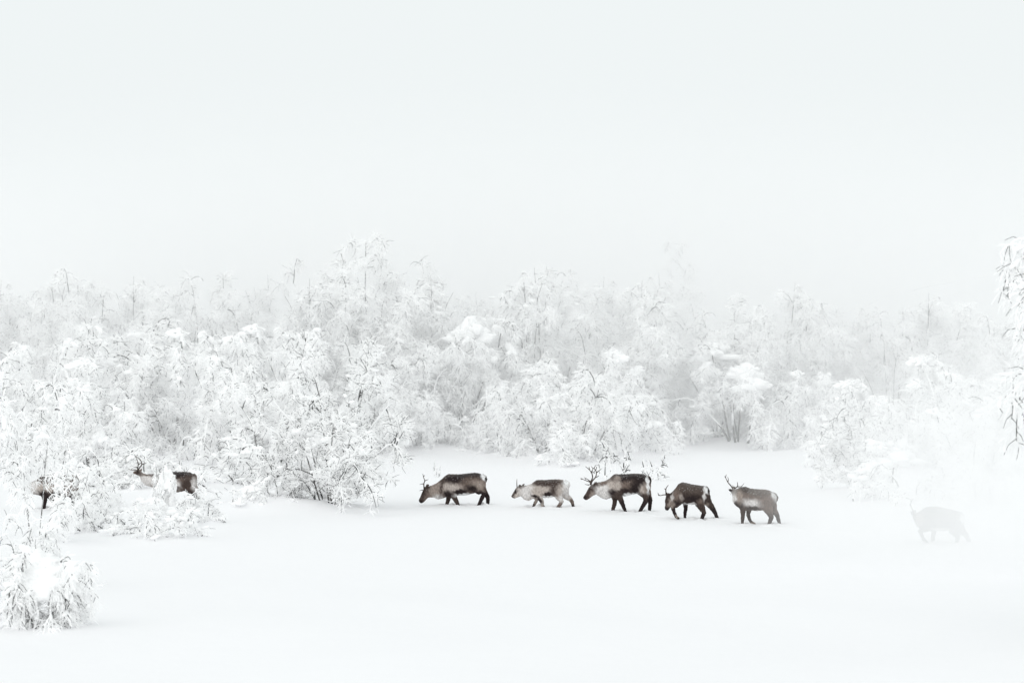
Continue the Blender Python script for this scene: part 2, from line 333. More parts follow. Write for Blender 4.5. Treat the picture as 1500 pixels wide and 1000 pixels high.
HERD.append(dict(label='small pale grey reindeer calf with short spike antlers and a dark back', seed=2, zoom=(740, 690, 13.636), foot=(795, 744.6), base=TN,
  torso=tor([(515, 330, 500, .10), (550, 250, 545, .15), (620, 196, 550, .18), (700, 188, 545, .20), (800, 192, 552, .22), (900, 184, 545, .22), (1000, 178, 522, .21), (1100, 180, 502, .19), (1180, 196, 490, .17), (1240, 236, 465, .13), (1274, 292, 415, .06)]),
  neck=[((590, 220), (600, 555), .15), ((540, 262), (545, 570), .14), ((465, 288), (470, 612), .125), ((400, 300), (380, 590), .11), ((340, 312), (322, 530), .095), ((310, 330), (310, 480), .07)],
  head=[((335, 310), (350, 470), .06), ((275, 322), (310, 520), .085), ((215, 352), (250, 540), .075), ((170, 430), (205, 560), .055), ((135, 490), (172, 562), .046), ((120, 515), (145, 552), .028)],
  fore_near=[(640, 430, 105), (680, 530, 68), (732, 615, 42), (745, 690, 34), (772, 748, 28), (795, 830, 24)],
  fore_far=[(580, 500, 70), (636, 590, 42), (602, 650, 36), (575, 715, 30), (562, 790, 26)],
  hind_near=[(1010, 370, 145), (1055, 480, 95), (1092, 560, 62), (1125, 615, 44), (1090, 680, 38), (1040, 740, 30), (985, 810, 26)],
  hind_far=[(1170, 410, 115), (1230, 535, 66), (1308, 590, 46), (1340, 640, 38), (1360, 710, 32), (1375, 800, 26)],
  tail=[(1195, 205, 26), (1262, 250, 28), (1280, 310, 26), (1262, 350, 12)],
  ears=[([(320, 340, 28), (296, 300, 28), (268, 280, 8)], -.05, -.12), ([(335, 330, 26), (362, 296, 24), (390, 272, 8)], .05, .12)],
  antlers=[dict(side=-1, base=340, r=.017, lines=[[(238, 350), (232, 260), (234, 168)]]), dict(side=1, base=340, r=.015, lines=[[(260, 345), (262, 320), (290, 288)]])],
  eye=(205, 405, .066),
  coat=[(430, 430, 150, 180, 0, PL, .5), (870, 240, 330, 75, -1, DB, .35), (700, 225, 130, 70, 0, DB, .4), (1020, 330, 130, 90, 0, DB, .55), (980, 430, 75, 90, -30, DB, .6), (640, 430, 120, 90, 0, TN, .5), (1110, 400, 90, 110, 0, TN, .6), (1230, 420, 90, 160, 0, PL, .5), (1225, 250, 60, 70, 0, WH, .5), (850, 470, 92, 46, -4, DK, .35), (860, 530, 130, 22, 0, WH, .5), (590, 510, 80, 28, 10, DK, .5), (690, 590, 34, 90, -30, DK, .5), (780, 750, 50, 50, 0, DB, .4), (600, 690, 70, 80, 0, LB, .4), (565, 720, 28, 60, 0, DK, .5), (1060, 690, 130, 90, 0, MB, .4), (1110, 560, 50, 70, 0, PL, .6), (1010, 760, 60, 40, 0, DK, .5), (1340, 660, 60, 110, 0, MB, .4), (1350, 740, 50, 60, 0, DK, .5), (195, 415, 38, 55, 30, DK, .5), (150, 490, 26, 60, 35, DB, .5), (150, 545, 40, 20, 0, DK, .5), (300, 310, 45, 40, 0, DB, .5), (370, 290, 30, 30, 0, DB, .5)]))
HERD.append(dict(label='large brown bull reindeer with big branching antlers and a pale neck', seed=3, zoom=(845, 675, 11.767), foot=(908, 751.5), base=MB,
  torso=tor([(545, 380, 580, .13), (585, 295, 625, .19), (650, 240, 635, .23), (750, 244, 628, .26), (850, 240, 622, .28), (950, 233, 595, .28), (1050, 233, 578, .26), (1130, 240, 570, .24), (1200, 264, 560, .21), (1250, 302, 535, .16), (1275, 365, 480, .07)]),
  neck=[((620, 262), (620, 640), .20), ((570, 310), (575, 655), .18), ((500, 352), (500, 682), .16), ((430, 372), (420, 652), .14), ((360, 382), (350, 605), .12), ((310, 400), (310, 560), .09)],
  head=[((320, 395), (360, 540), .08), ((245, 425), (330, 590), .10), ((196, 490), (268, 622), .085), ((155, 570), (218, 662), .064), ((115, 628), (172, 692), .056), ((106, 655), (142, 688), .035)],
  fore_near=[(640, 480, 125), (685, 580, 85), (745, 660, 52), (780, 740, 41), (815, 830, 31), (840, 890, 26), (858, 960, 22)],
  fore_far=[(620, 580, 80), (662, 680, 45), (652, 760, 40), (632, 830, 33), (621, 885, 28), (612, 960, 24)],
  hind_near=[(1080, 400, 165), (1130, 530, 110), (1190, 635, 56), (1182, 705, 45), (1132, 790, 36), (1090, 860, 31), (1075, 915, 27), (1066, 980, 24)],
  hind_far=[(1170, 480, 110), (1235, 630, 60), (1270, 700, 42), (1264, 780, 35), (1258, 860, 31), (1258, 940, 27), (1258, 1000, 24)],
  tail=[(1200, 272, 22), (1250, 298, 22), (1274, 350, 18), (1272, 400, 9)],
  ears=[([(290, 440, 28), (320, 395, 26), (350, 372, 8)], -.07, -.15), ([(300, 440, 28), (325, 400, 24), (345, 380, 8)], .07, .15)],
  antlers=[dict(side=-1, base=410, r=.023, lines=[[(232, 425), (238, 365), (272, 300), (262, 240), (242, 195), (205, 150), (145, 103)], [(246, 200), (270, 165), (268, 125)], [(212, 158), (205, 105)], [(228, 378), (180, 360), (120, 335), (62, 305)], [(95, 322), (62, 330)], [(215, 425), (180, 425), (138, 414)]]),
           dict(side=1, base=410, r=.022, lines=[[(245, 425), (260, 370), (328, 302), (346, 222), (322, 175), (250, 120)], [(346, 218), (385, 195), (430, 155)], [(330, 180), (348, 130)], [(298, 158), (326, 104)], [(328, 302), (358, 292), (386, 272)], [(232, 372), (185, 335), (125, 304)], [(150, 318), (150, 340)]])],
  eye=(215, 505, .085),
  coat=[(430, 500, 170, 150, 10, PL, .45), (460, 390, 120, 40, -15, MB, .6), (500, 620, 80, 60, 0, PL, .4), (590, 420, 50, 130, 0, TN, .7), (860, 300, 300, 85, 0, DK, .35), (1100, 330, 150, 110, 0, DK, .4), (700, 440, 62, 100, -10, TN, .6), (690, 300, 50, 30, 0, LB, .7), (870, 430, 120, 70, -25, MB, .5), (820, 535, 110, 55, -12, DK, .4), (1010, 480, 110, 130, 0, DK, .4), (1130, 500, 55, 75, 0, TN, .6), (1215, 420, 32, 160, -4, WH, .4), (1170, 480, 30, 90, 0, LB, .6), (890, 598, 150, 30, -5, WH, .5), (620, 560, 80, 60, 10, DK, .5), (720, 640, 80, 120, 20, DB, .4), (800, 800, 90, 140, 0, DK, .2), (640, 780, 90, 150, 0, DB, .25), (1150, 640, 120, 70, 0, DB, .5), (1120, 800, 120, 140, 0, DK, .2), (1260, 800, 60, 190, 0, DK, .2), (1268, 340, 18, 70, 0, DK, .4), (215, 540, 80, 120, 35, DB, .5), (140, 650, 55, 45, 0, DK, .5), (265, 590, 40, 50, 0, LB, .6), (310, 410, 50, 50, 0, DB, .6)]))
HERD.append(dict(label='dark brown reindeer stepping with a raised foreleg and its head hung straight down', seed=4, zoom=(955, 690, 11.764), foot=(1012, 761), base=DB,
  torso=tor([(375, 380, 540, .12), (410, 300, 560, .18), (450, 235, 570, .21), (515, 196, 566, .24), (590, 206, 575, .26), (680, 230, 585, .27), (780, 245, 572, .26), (860, 256, 562, .24), (920, 276, 556, .21), (960, 308, 520, .15), (985, 362, 465, .07)]),
  neck=[((470, 250), (450, 560), .20), ((415, 290), (405, 555), .17), ((355, 355), (385, 560), .14), ((305, 395), (375, 565), .12), ((280, 420), (365, 560), .09)],
  head=[((262, 405), (400, 500), .08), ((238, 440), (392, 555), .095), ((224, 505), (352, 598), .085), ((228, 580), (312, 642), .066), ((220, 638), (294, 668), .058), ((230, 672), (275, 688), .036)],
  fore_near=[(480, 440, 110), (450, 530, 75), (395, 590, 55), (352, 625, 42), (372, 690, 31), (400, 758, 29), (424, 795, 27), (468, 818, 16)],
  fore_far=[(570, 500, 75), (585, 600, 42), (588, 660, 36), (576, 720, 31), (573, 790, 27), (573, 900, 24)],
  hind_near=[(800, 440, 125), (820, 560, 88), (868, 665, 52), (893, 715, 40), (868, 775, 34), (850, 830, 29), (836, 900, 25)],
  hind_far=[(910, 400, 95), (965, 545, 72), (1045, 645, 50), (1090, 718, 38), (1122, 795, 32), (1143, 860, 28), (1158, 920, 24)],
  tail=[(885, 275, 24), (945, 290, 24), (982, 340, 20), (985, 400, 9)],
  ears=[([(258, 430, 28), (275, 395, 28), (300, 380, 8)], -.07, -.14), ([(265, 430, 26), (262, 395, 24), (262, 375, 8)], .07, .14)],
  antlers=[dict(side=-1, base=410, r=.021, lines=[[(245, 425), (238, 370), (233, 310), (252, 270), (278, 238)], [(232, 312), (204, 300)], [(240, 408), (190, 412), (138, 427), (108, 400), (100, 372)], [(125, 425), (100, 402)]])],
  eye=(250, 478, .085),
  coat=[(640, 300, 250, 90, 8, srgb(84, 75, 70), .6), (340, 480, 26, 95, 15, PL, .5), (420, 430, 60, 130, 0, MB, .6), (500, 450, 32, 60, -15, TN, .6), (700, 480, 190, 70, 5, DK, .6), (400, 560, 90, 50, -20, DK, .5), (640, 575, 95, 20, 5, WH, .5), (700, 560, 40, 20, 0, PL, .5), (925, 330, 38, 60, -20, WH, .35), (890, 430, 26, 85, 5, PL, .5), (980, 330, 18, 60, -10, DK, .4), (940, 590, 45, 40, 0, LB, .6), (830, 520, 50, 40, 0, MB, .7), (820, 740, 120, 170, 0, DB, .3), (850, 790, 60, 80, 0, DK, .3), (1090, 760, 110, 130, 0, DK, .4), (390, 720, 70, 90, 0, DK, .3), (420, 780, 22, 22, 0, LB, .6), (580, 720, 50, 140, 0, DK, .3), (300, 560, 70, 70, 0, LB, .6), (240, 520, 40, 110, 0, DB, .5), (255, 655, 60, 30, 0, DK, .5), (270, 410, 45, 45, 0, DB, .6)]))
HERD.append(dict(label='grey-brown reindeer turning its head away, one long forked antler behind its shoulder', seed=5, zoom=(1040, 685, 10.0), foot=(1104, 768.5), base=MB, yaw=-0.12,
  torso=tor([(335, 380, 500, .09), (365, 335, 545, .15), (405, 308, 580, .20), (460, 285, 605, .24), (520, 280, 615, .26), (600, 306, 628, .28), (700, 315, 636, .28), (800, 318, 622, .27), (870, 332, 595, .24), (930, 365, 560, .20), (970, 408, 505, .13), (990, 440, 472, .06)]),
  neck=[((440, 300), (420, 560), .17, .05), ((395, 318), (375, 530), .14, .14), ((365, 325), (352, 470), .12, .28), ((352, 322), (345, 430), .10, .42)],
  head=[((365, 318), (360, 420), .08, .38), ((345, 322), (335, 405), .085, .50), ((345, 345), (330, 430), .07, .64), ((345, 380), (335, 440), .05, .76), ((345, 395), (338, 435), .035, .82)],
  fore_near=[(470, 500, 90), (480, 610, 46), (478, 690, 32), (470, 790, 24), (464, 870, 21)],
  fore_far=[(585, 560, 65), (572, 660, 34), (566, 700, 30), (582, 750, 26), (606, 800, 23), (650, 822, 21), (678, 832, 11)],
  hind_near=[(810, 480, 120), (840, 590, 82), (880, 690, 42), (888, 730, 36), (862, 800, 28), (838, 855, 24), (822, 920, 20)],
  hind_far=[(890, 510, 95), (935, 640, 56), (984, 690, 36), (1005, 760, 28), (1025, 830, 24), (1040, 880, 21), (1052, 940, 18)],
  tail=[(890, 365, 22), (950, 388, 20), (983, 430, 18), (978, 480, 9)],
  ears=[([(345, 355, 22), (315, 345, 24), (290, 338, 8)], .40, .36), ([(365, 330, 20), (385, 305, 18), (398, 295, 6)], .46, .52)],
  antlers=[dict(side=0, base=320, y=.46, r=.019, lines=[[(360, 330), (330, 285), (285, 235), (262, 185), (238, 145)], [(285, 232), (297, 195), (282, 155)], [(250, 165), (265, 118)], [(362, 310), (358, 275)]]),
           dict(side=0, base=320, y=.50, r=.02, lines=[[(380, 330), (430, 300), (433, 270), (426, 232)], [(430, 300), (490, 300), (524, 248)]])],
  eye=(333, 360, .02), eye_y=.58,
  coat=[(350, 420, 48, 130, 8, PL, .4), (600, 360, 300, 60, 3, srgb(100, 92, 86), .5), (500, 300, 80, 60, 0, DB, .6), (540, 420, 120, 40, 10, MB, .6), (600, 515, 160, 55, 4, PL, .6), (420, 550, 70, 60, 20, DK, .5), (430, 430, 40, 90, 0, LB, .6), (620, 592, 115, 34, 5, DB, .35), (700, 630, 70, 14, 0, PL, .5), (930, 430, 36, 78, -25, WH, .4), (980, 430, 16, 70, -8, DB, .4), (840, 500, 120, 90, 0, MB, .6), (475, 720, 50, 140, 0, DB, .3), (585, 730, 50, 90, 0, DB, .3), (650, 825, 45, 26, 0, LB, .4), (870, 780, 90, 110, 0, DB, .3), (1010, 790, 70, 130, 0, DB, .3), (310, 345, 32, 34, 0, DK, .4)]))
HERD.append(dict(label='ghostly reindeer nearly swallowed by added white mist, one foreleg lifted', seed=6, zoom=(1300, 720, 9.375), foot=(1380, 794.5), base=DB,
  torso=tor([(425, 320, 460, .12), (465, 245, 490, .18), (520, 206, 512, .22), (600, 186, 520, .25), (700, 200, 524, .27), (800, 215, 520, .27), (900, 236, 516, .25), (980, 262, 508, .21), (1030, 302, 490, .15), (1050, 350, 450, .07)]),
  neck=[((500, 225), (500, 490), .19), ((440, 262), (460, 485), .15), ((395, 278), (440, 475), .12), ((370, 290), (430, 450), .09)],
  head=[((358, 285), (490, 380), .08), ((346, 318), (478, 420), .095), ((362, 382), (468, 455), .08), ((386, 432), (452, 482), .058), ((405, 466), (438, 488), .035)],
  fore_near=[(560, 430, 95), (510, 485, 60), (465, 505, 42), (436, 528, 32), (460, 582, 25), (485, 640, 23), (520, 664, 21), (552, 684, 11)],
  fore_far=[(650, 450, 70), (648, 550, 36), (637, 630, 28), (630, 690, 23), (627, 760, 20)],
  hind_near=[(870, 400, 115), (905, 520, 72), (955, 602, 40), (945, 650, 30), (920, 710, 24), (902, 780, 20)],
  hind_far=[(960, 400, 90), (1025, 530, 58), (1088, 590, 38), (1124, 650, 28), (1152, 720, 24), (1175, 752, 21), (1188, 810, 18)],
  tail=[(1000, 275, 20), (1040, 310, 18), (1055, 370, 9)],
  ears=[([(365, 310, 26), (330, 280, 26), (298, 252, 8)], -.06, -.14), ([(375, 300, 24), (390, 265, 22), (400, 250, 8)], .06, .14)],
  antlers=[dict(side=-1, base=280, r=.02, lines=[[(362, 300), (335, 230), (308, 175), (306, 135), (332, 78)], [(310, 182), (290, 150)], [(315, 120), (300, 90)]])],
  eye=(372, 360, .085),
  coat=[(1020, 350, 40, 70, -10, WH, .5), (430, 360, 60, 100, 0, LB, .6), (700, 500, 130, 18, 0, PL, .5), (700, 260, 250, 60, 5, srgb(84, 75, 70), .6)]))
HERD.append(dict(label='antlered reindeer with pale neck half buried behind the snow-bowed bush', seed=7, zoom=(170, 650, 10.0), foot=(265, 738), base=MB,
  torso=tor([(500, 460, 590, .12), (540, 425, 640, .18), (610, 398, 680, .22), (760, 394, 700, .25), (900, 400, 700, .27), (1000, 396, 680, .26), (1090, 406, 650, .23), (1150, 450, 625, .17), (1180, 510, 590, .07)]),
  neck=[((600, 405), (600, 660), .19), ((530, 430), (545, 630), .16), ((450, 435), (435, 595), .13), ((390, 415), (365, 530), .10), ((360, 400), (350, 480), .08)],
  head=[((372, 375), (372, 475), .07), ((335, 368), (340, 462), .08), ((300, 380), (312, 448), .065), ((265, 388), (280, 432), .045), ((246, 398), (254, 420), .03)],
  fore_near=[(610, 560, 90), (640, 690, 46), (650, 770, 34), (640, 840, 26), (640, 930, 22)],
  fore_far=[(620, 560, 80), (680, 700, 42), (720, 780, 32), (740, 850, 24), (745, 930, 20)],
  hind_near=[(1060, 540, 120), (1090, 650, 78), (1150, 715, 42), (1122, 775, 32), (1100, 845, 26), (1090, 930, 22)],
  hind_far=[(1080, 540, 100), (1140, 660, 60), (1195, 730, 36), (1190, 800, 28), (1190, 860, 24), (1190, 930, 20)],
  tail=[(1130, 430, 22), (1170, 465, 18), (1182, 520, 9)],
  ears=[([(350, 400, 22), (365, 375, 22), (385, 362, 7)], -.06, -.13), ([(350, 395, 20), (360, 370, 18), (375, 360, 6)], .06, .13)],
  antlers=[dict(side=-1, base=370, r=.021, lines=[[(315, 395), (345, 340), (392, 288), (375, 225), (340, 190), (300, 172), (322, 152)], [(392, 286), (420, 276), (456, 266)], [(312, 375), (270, 372), (220, 372), (180, 350)]]),
           dict(side=1, base=370, r=.02, lines=[[(312, 390), (312, 335), (322, 290), (285, 212), (255, 152)], [(322, 290), (345, 280), (372, 274)], [(310, 345), (285, 335), (255, 332)]])],
  eye=(318, 400, .07),
  coat=[(450, 510, 130, 110, 0, PL, .4), (470, 440, 120, 20, 5, MB, .6), (850, 430, 300, 60, 0, DK, .4), (900, 590, 70, 60, 0, PL, .5), (890, 635, 60, 30, -10, DB, .5), (1050, 580, 80, 120, 0, DB, .5), (1150, 580, 34, 90, 0, PL, .5), (1110, 760, 90, 100, 0, DK, .4), (320, 420, 45, 40, 0, DB, .6)]))
HERD.append(dict(label='brown reindeer mostly screened by snowy branches, only head and flank patches showing', seed=8, zoom=(0, 670, 10.714), foot=(82, 745), base=MB,
  torso=tor([(530, 400, 520, .12), (570, 345, 560, .18), (650, 282, 600, .22), (740, 256, 620, .25), (900, 246, 622, .27), (1050, 246, 605, .26), (1150, 262, 580, .22), (1210, 312, 545, .15), (1232, 370, 500, .07)]),
  neck=[((640, 290), (640, 590), .19), ((580, 335), (590, 580), .16), ((500, 372), (500, 562), .13), ((430, 385), (425, 542), .11), ((400, 400), (400, 500), .08)],
  head=[((425, 388), (430, 490), .075), ((378, 392), (400, 515), .09), ((330, 412), (370, 534), .08), ((290, 470), (322, 534), .058), ((258, 512), (288, 542), .035)],
  fore_near=[(700, 500, 95), (715, 620, 46), (710, 710, 33), (702, 790, 26), (700, 860, 22)],
  fore_far=[(720, 500, 85), (780, 620, 42), (830, 700, 32), (850, 770, 25), (855, 850, 20)],
  hind_near=[(1100, 430, 130), (1130, 550, 82), (1185, 630, 44), (1160, 700, 33), (1140, 770, 27), (1130, 850, 22)],
  hind_far=[(1120, 430, 105), (1180, 560, 62), (1240, 640, 38), (1245, 710, 30), (1250, 780, 25), (1255, 850, 20)],
  tail=[(1190, 285, 22), (1225, 325, 18), (1235, 380, 9)],
  ears=[([(395, 410, 24), (410, 385, 22), (428, 372, 7)], -.06, -.13), ([(395, 405, 22), (400, 380, 20), (405, 368, 6)], .06, .13)],
  antlers=[dict(side=-1, base=390, r=.02, lines=[[(370, 405), (375, 375), (392, 340), (380, 280), (350, 230)], [(375, 375), (340, 370), (295, 358)], [(300, 360), (235, 348)]])],
  eye=(362, 420, .08),
  coat=[(560, 440, 110, 120, 0, PL, .5), (740, 480, 130, 80, 0, TN, .5), (850, 310, 330, 75, 0, DB, .4), (700, 560, 80, 60, 0, DK, .5), (900, 560, 120, 40, 0, DK, .5), (740, 700, 100, 150, 0, DK, .3), (1170, 700, 130, 150, 0, DK, .3), (1200, 380, 34, 80, 0, WH, .5), (330, 450, 70, 70, 0, DB, .6)]))

DEERS = [build_deer(D) for D in HERD]
for D in HERD:
    ox, oy, s = D['zoom']; d = depth_of(D['foot'][1]); k = d / FPX
    for key, yy in (('fore_near', -.13), ('fore_far', .13), ('hind_near', -.14), ('hind_far', .14)):
        x, z, r = D[key][-1]
        low = (D['foot'][1] - oy - z / s) * k
        if low < -0.01:
            xx = (ox + x / s - 750) * k; DEER_FEET.append((xx, d + yy + D.get('yaw', 0) * (xx - (D['foot'][0] - 750) * k)))

# snow sheet: fine where the herd walks, coarse towards the horizon
def axis(marks):
    out = [marks[0][0]]
    for (a, sa), (b, sb) in zip(marks[:-1], marks[1:]):
        v = a
        while v < b - 1e-6:
            t = (v - a) / (b - a); v = min(b, v + sa * (sb / sa) ** t)
            out.append(v)
    return np.array(out)
gx = axis([(-900, 90), (-60, 4), (-19, 0.3), (-16, 0.085), (16, 0.085), (20, 0.3), (60, 4), (900, 90)])
gy = axis([(-60, 20), (30, 0.5), (62, 0.22), (64.5, 0.075), (80, 0.075), (83, 0.25), (130, 0.6), (200, 6), (1500, 150)])
GX, GY = np.meshgrid(gx, gy)
Z = ground_z(GX, GY)
for (fx, fy) in DEER_FEET:         # each hoof sinks a small pit with a low rim
    r2 = ((GX - fx) / 0.13) ** 2 + ((GY - fy) / 0.12) ** 2
    Z += -0.14 * np.exp(-r2) + 0.06 * np.exp(-((np.sqrt(r2) - 1.7) / 0.5) ** 2)
rngp = np.random.default_rng(5)
# trodden line behind each walking animal
line = [((D['foot'][0] - 750) / FPX * depth_of(D['foot'][1]), depth_of(D['foot'][1])) for D in HERD[:6]]
for (ax, ay), (bx, by) in zip(line[:-1], line[1:]):
    n = int(math.hypot(bx - ax, by - ay) / 0.42)
    for i in range(n):
        t = (i + rngp.uniform(0, .6)) / n; fx = ax + (bx - ax) * t; fy = ay + (by - ay) * t + rngp.choice([-.17, .17]) + rngp.normal(0, .06)
        r2 = ((GX - fx) / rngp.uniform(.13, .2)) ** 2 + ((GY - fy) / .11) ** 2
        Z += -rngp.uniform(.03, .07) * np.exp(-r2) + 0.015 * np.exp(-((np.sqrt(r2) - 1.7) / 0.5) ** 2)
for t in T:
    h = 0.22 if t[0] != 'sparse' else 0.04
    m_ = (abs(GX - t[6]) < 5) & (abs(GY - t[7]) < 5)
    Z[m_] += h * np.exp(-(((GX - t[6]) / 1.3) ** 2 + ((GY - t[7]) / 1.3) ** 2)[m_])
ny, nx = GX.shape
idx = np.arange(ny * nx).reshape(ny, nx)
gq = np.stack([idx[:-1, :-1], idx[:-1, 1:], idx[1:, 1:], idx[1:, :-1]], -1).reshape(-1, 4)
tag(obj('snow_ground', mesh_np('snow_ground', np.stack([GX, GY, Z], -1).reshape(-1, 3), gq), SNOW), kind='structure')

# ------------------------------------------------------------------ snow-laden birches
def spawn(rng, par, n, t0, t1, length, out, up, jit, grav, K, taper=0.55):
    """children of parent polylines; returns (N*n, K, 3)"""
    P = par; N, KP, _ = P.shape
    t = rng.uniform(t0, t1, (N, n)) if n > 1 else rng.uniform(t0, t1, (N, 1))
    f = t * (KP - 1); i = np.clip(f.astype(int), 0, KP - 2); w = (f - i)[..., None]
    r = np.arange(N)[:, None]
    o = P[r, i] * (1 - w) + P[r, i + 1] * w
    tg = nrm(P[r, i + 1] - P[r, i])
    rv = nrm(rng.normal(size=o.shape)); rv -= (rv * tg).sum(-1, keepdims=True) * tg; rv = nrm(rv)
    d = nrm(tg * (1 - out) + rv * out + np.array([0, 0, up]))
    L = length * rng.uniform(0.6, 1.3, (N, n)) * (1 - taper * t)
    o = o.reshape(-1, 3); d = d.reshape(-1, 3); L = L.reshape(-1)
    return walk(rng, o, d, L, K, grav, jit)

def walk(rng, o, d, L, K, grav, jit):
    pts = [o]; p = o.copy(); d = d.copy()
    for k in range(1, K):
        d = nrm(d + rng.normal(size=d.shape) * jit + np.array([0, 0, -grav]) * (k / K))
        p = p + d * (L / (K - 1))[:, None]; pts.append(p)
    return np.stack(pts, 1)

_bm = bmesh.new(); bmesh.ops.create_icosphere(_bm, subdivisions=2, radius=1); _bm.verts.ensure_lookup_table()
ICO_V = np.array([v.co[:] for v in _bm.verts]); ICO_F = np.array([[v.index for v in f.verts] for f in _bm.faces]); _bm.free()

def blobs(rng, pos, tan, size):
    n = len(pos)
    if n == 0: return np.zeros((0, 3)), np.zeros((0, 3), int)
    h = nrm(np.stack([tan[:, 0], tan[:, 1], tan[:, 2] * 0.6], 1) + 1e-4); b = nrm(np.cross(h, np.array([0.05, 0.03, 1.0]))); c = np.cross(b, h)
    st = rng.uniform(1.4, 2.6, n)[:, None]; sb = rng.uniform(0.6, 0.95, n)[:, None]; scv = rng.uniform(0.6, 0.9, n)[:, None]
    ph = rng.uniform(0, 6.28, (n, 6))[:, :, None]
    V = ICO_V[None]
    rad = 1 + 0.16 * np.sin(3.1 * V[..., 0] + ph[:, 0]) * np.sin(2.7 * V[..., 1] + ph[:, 1]) + 0.12 * np.sin(5.3 * V[..., 2] + 4.1 * V[..., 0] + ph[:, 2]) + 0.07 * np.sin(9 * V[..., 1] + 8 * V[..., 2] + ph[:, 3])
    q = V * rad[..., None]
    v = pos[:, None] + size[:, None, None] * (q[..., 0:1] * (h * st)[:, None] + q[..., 1:2] * (b * sb)[:, None] + q[..., 2:3] * (c * scv)[:, None])
    f = ICO_F[None] + (np.arange(n) * len(ICO_V))[:, None, None]
    return v.reshape(-1, 3), f.reshape(-1, 3)

def snow_tubes(rng, P, R, bare, sides, lift=0.65):
    """snow lying along the upper side of the branches"""
    keep = rng.random(len(P)) > bare
    P = P[keep]; R = (R[keep] if R.ndim == 2 else np.tile(R, (len(P), 1)))
    T_ = np.empty_like(P); T_[:, :-1] = P[:, 1:] - P[:, :-1]; T_[:, -1] = T_[:, -2]; T_ = nrm(T_)
    hz = np.sqrt(np.clip(1 - T_[..., 2] ** 2, 0, 1))
    r = R * (0.45 + 0.55 * hz) * rng.uniform(0.65, 1.35, P.shape[:2])
    r[:, 0] *= 0.6; r[:, -1] *= 0.55
    Q = P.copy(); Q[..., 2] += r * lift
    return tube_np((Q, r), sides)

def join(parts):
    vs_, fs, o = [], [], 0
    for v, f in parts:
        vs_.append(v); fs.append(f + o); o += len(v)
    return np.concatenate(vs_), np.concatenate(fs)

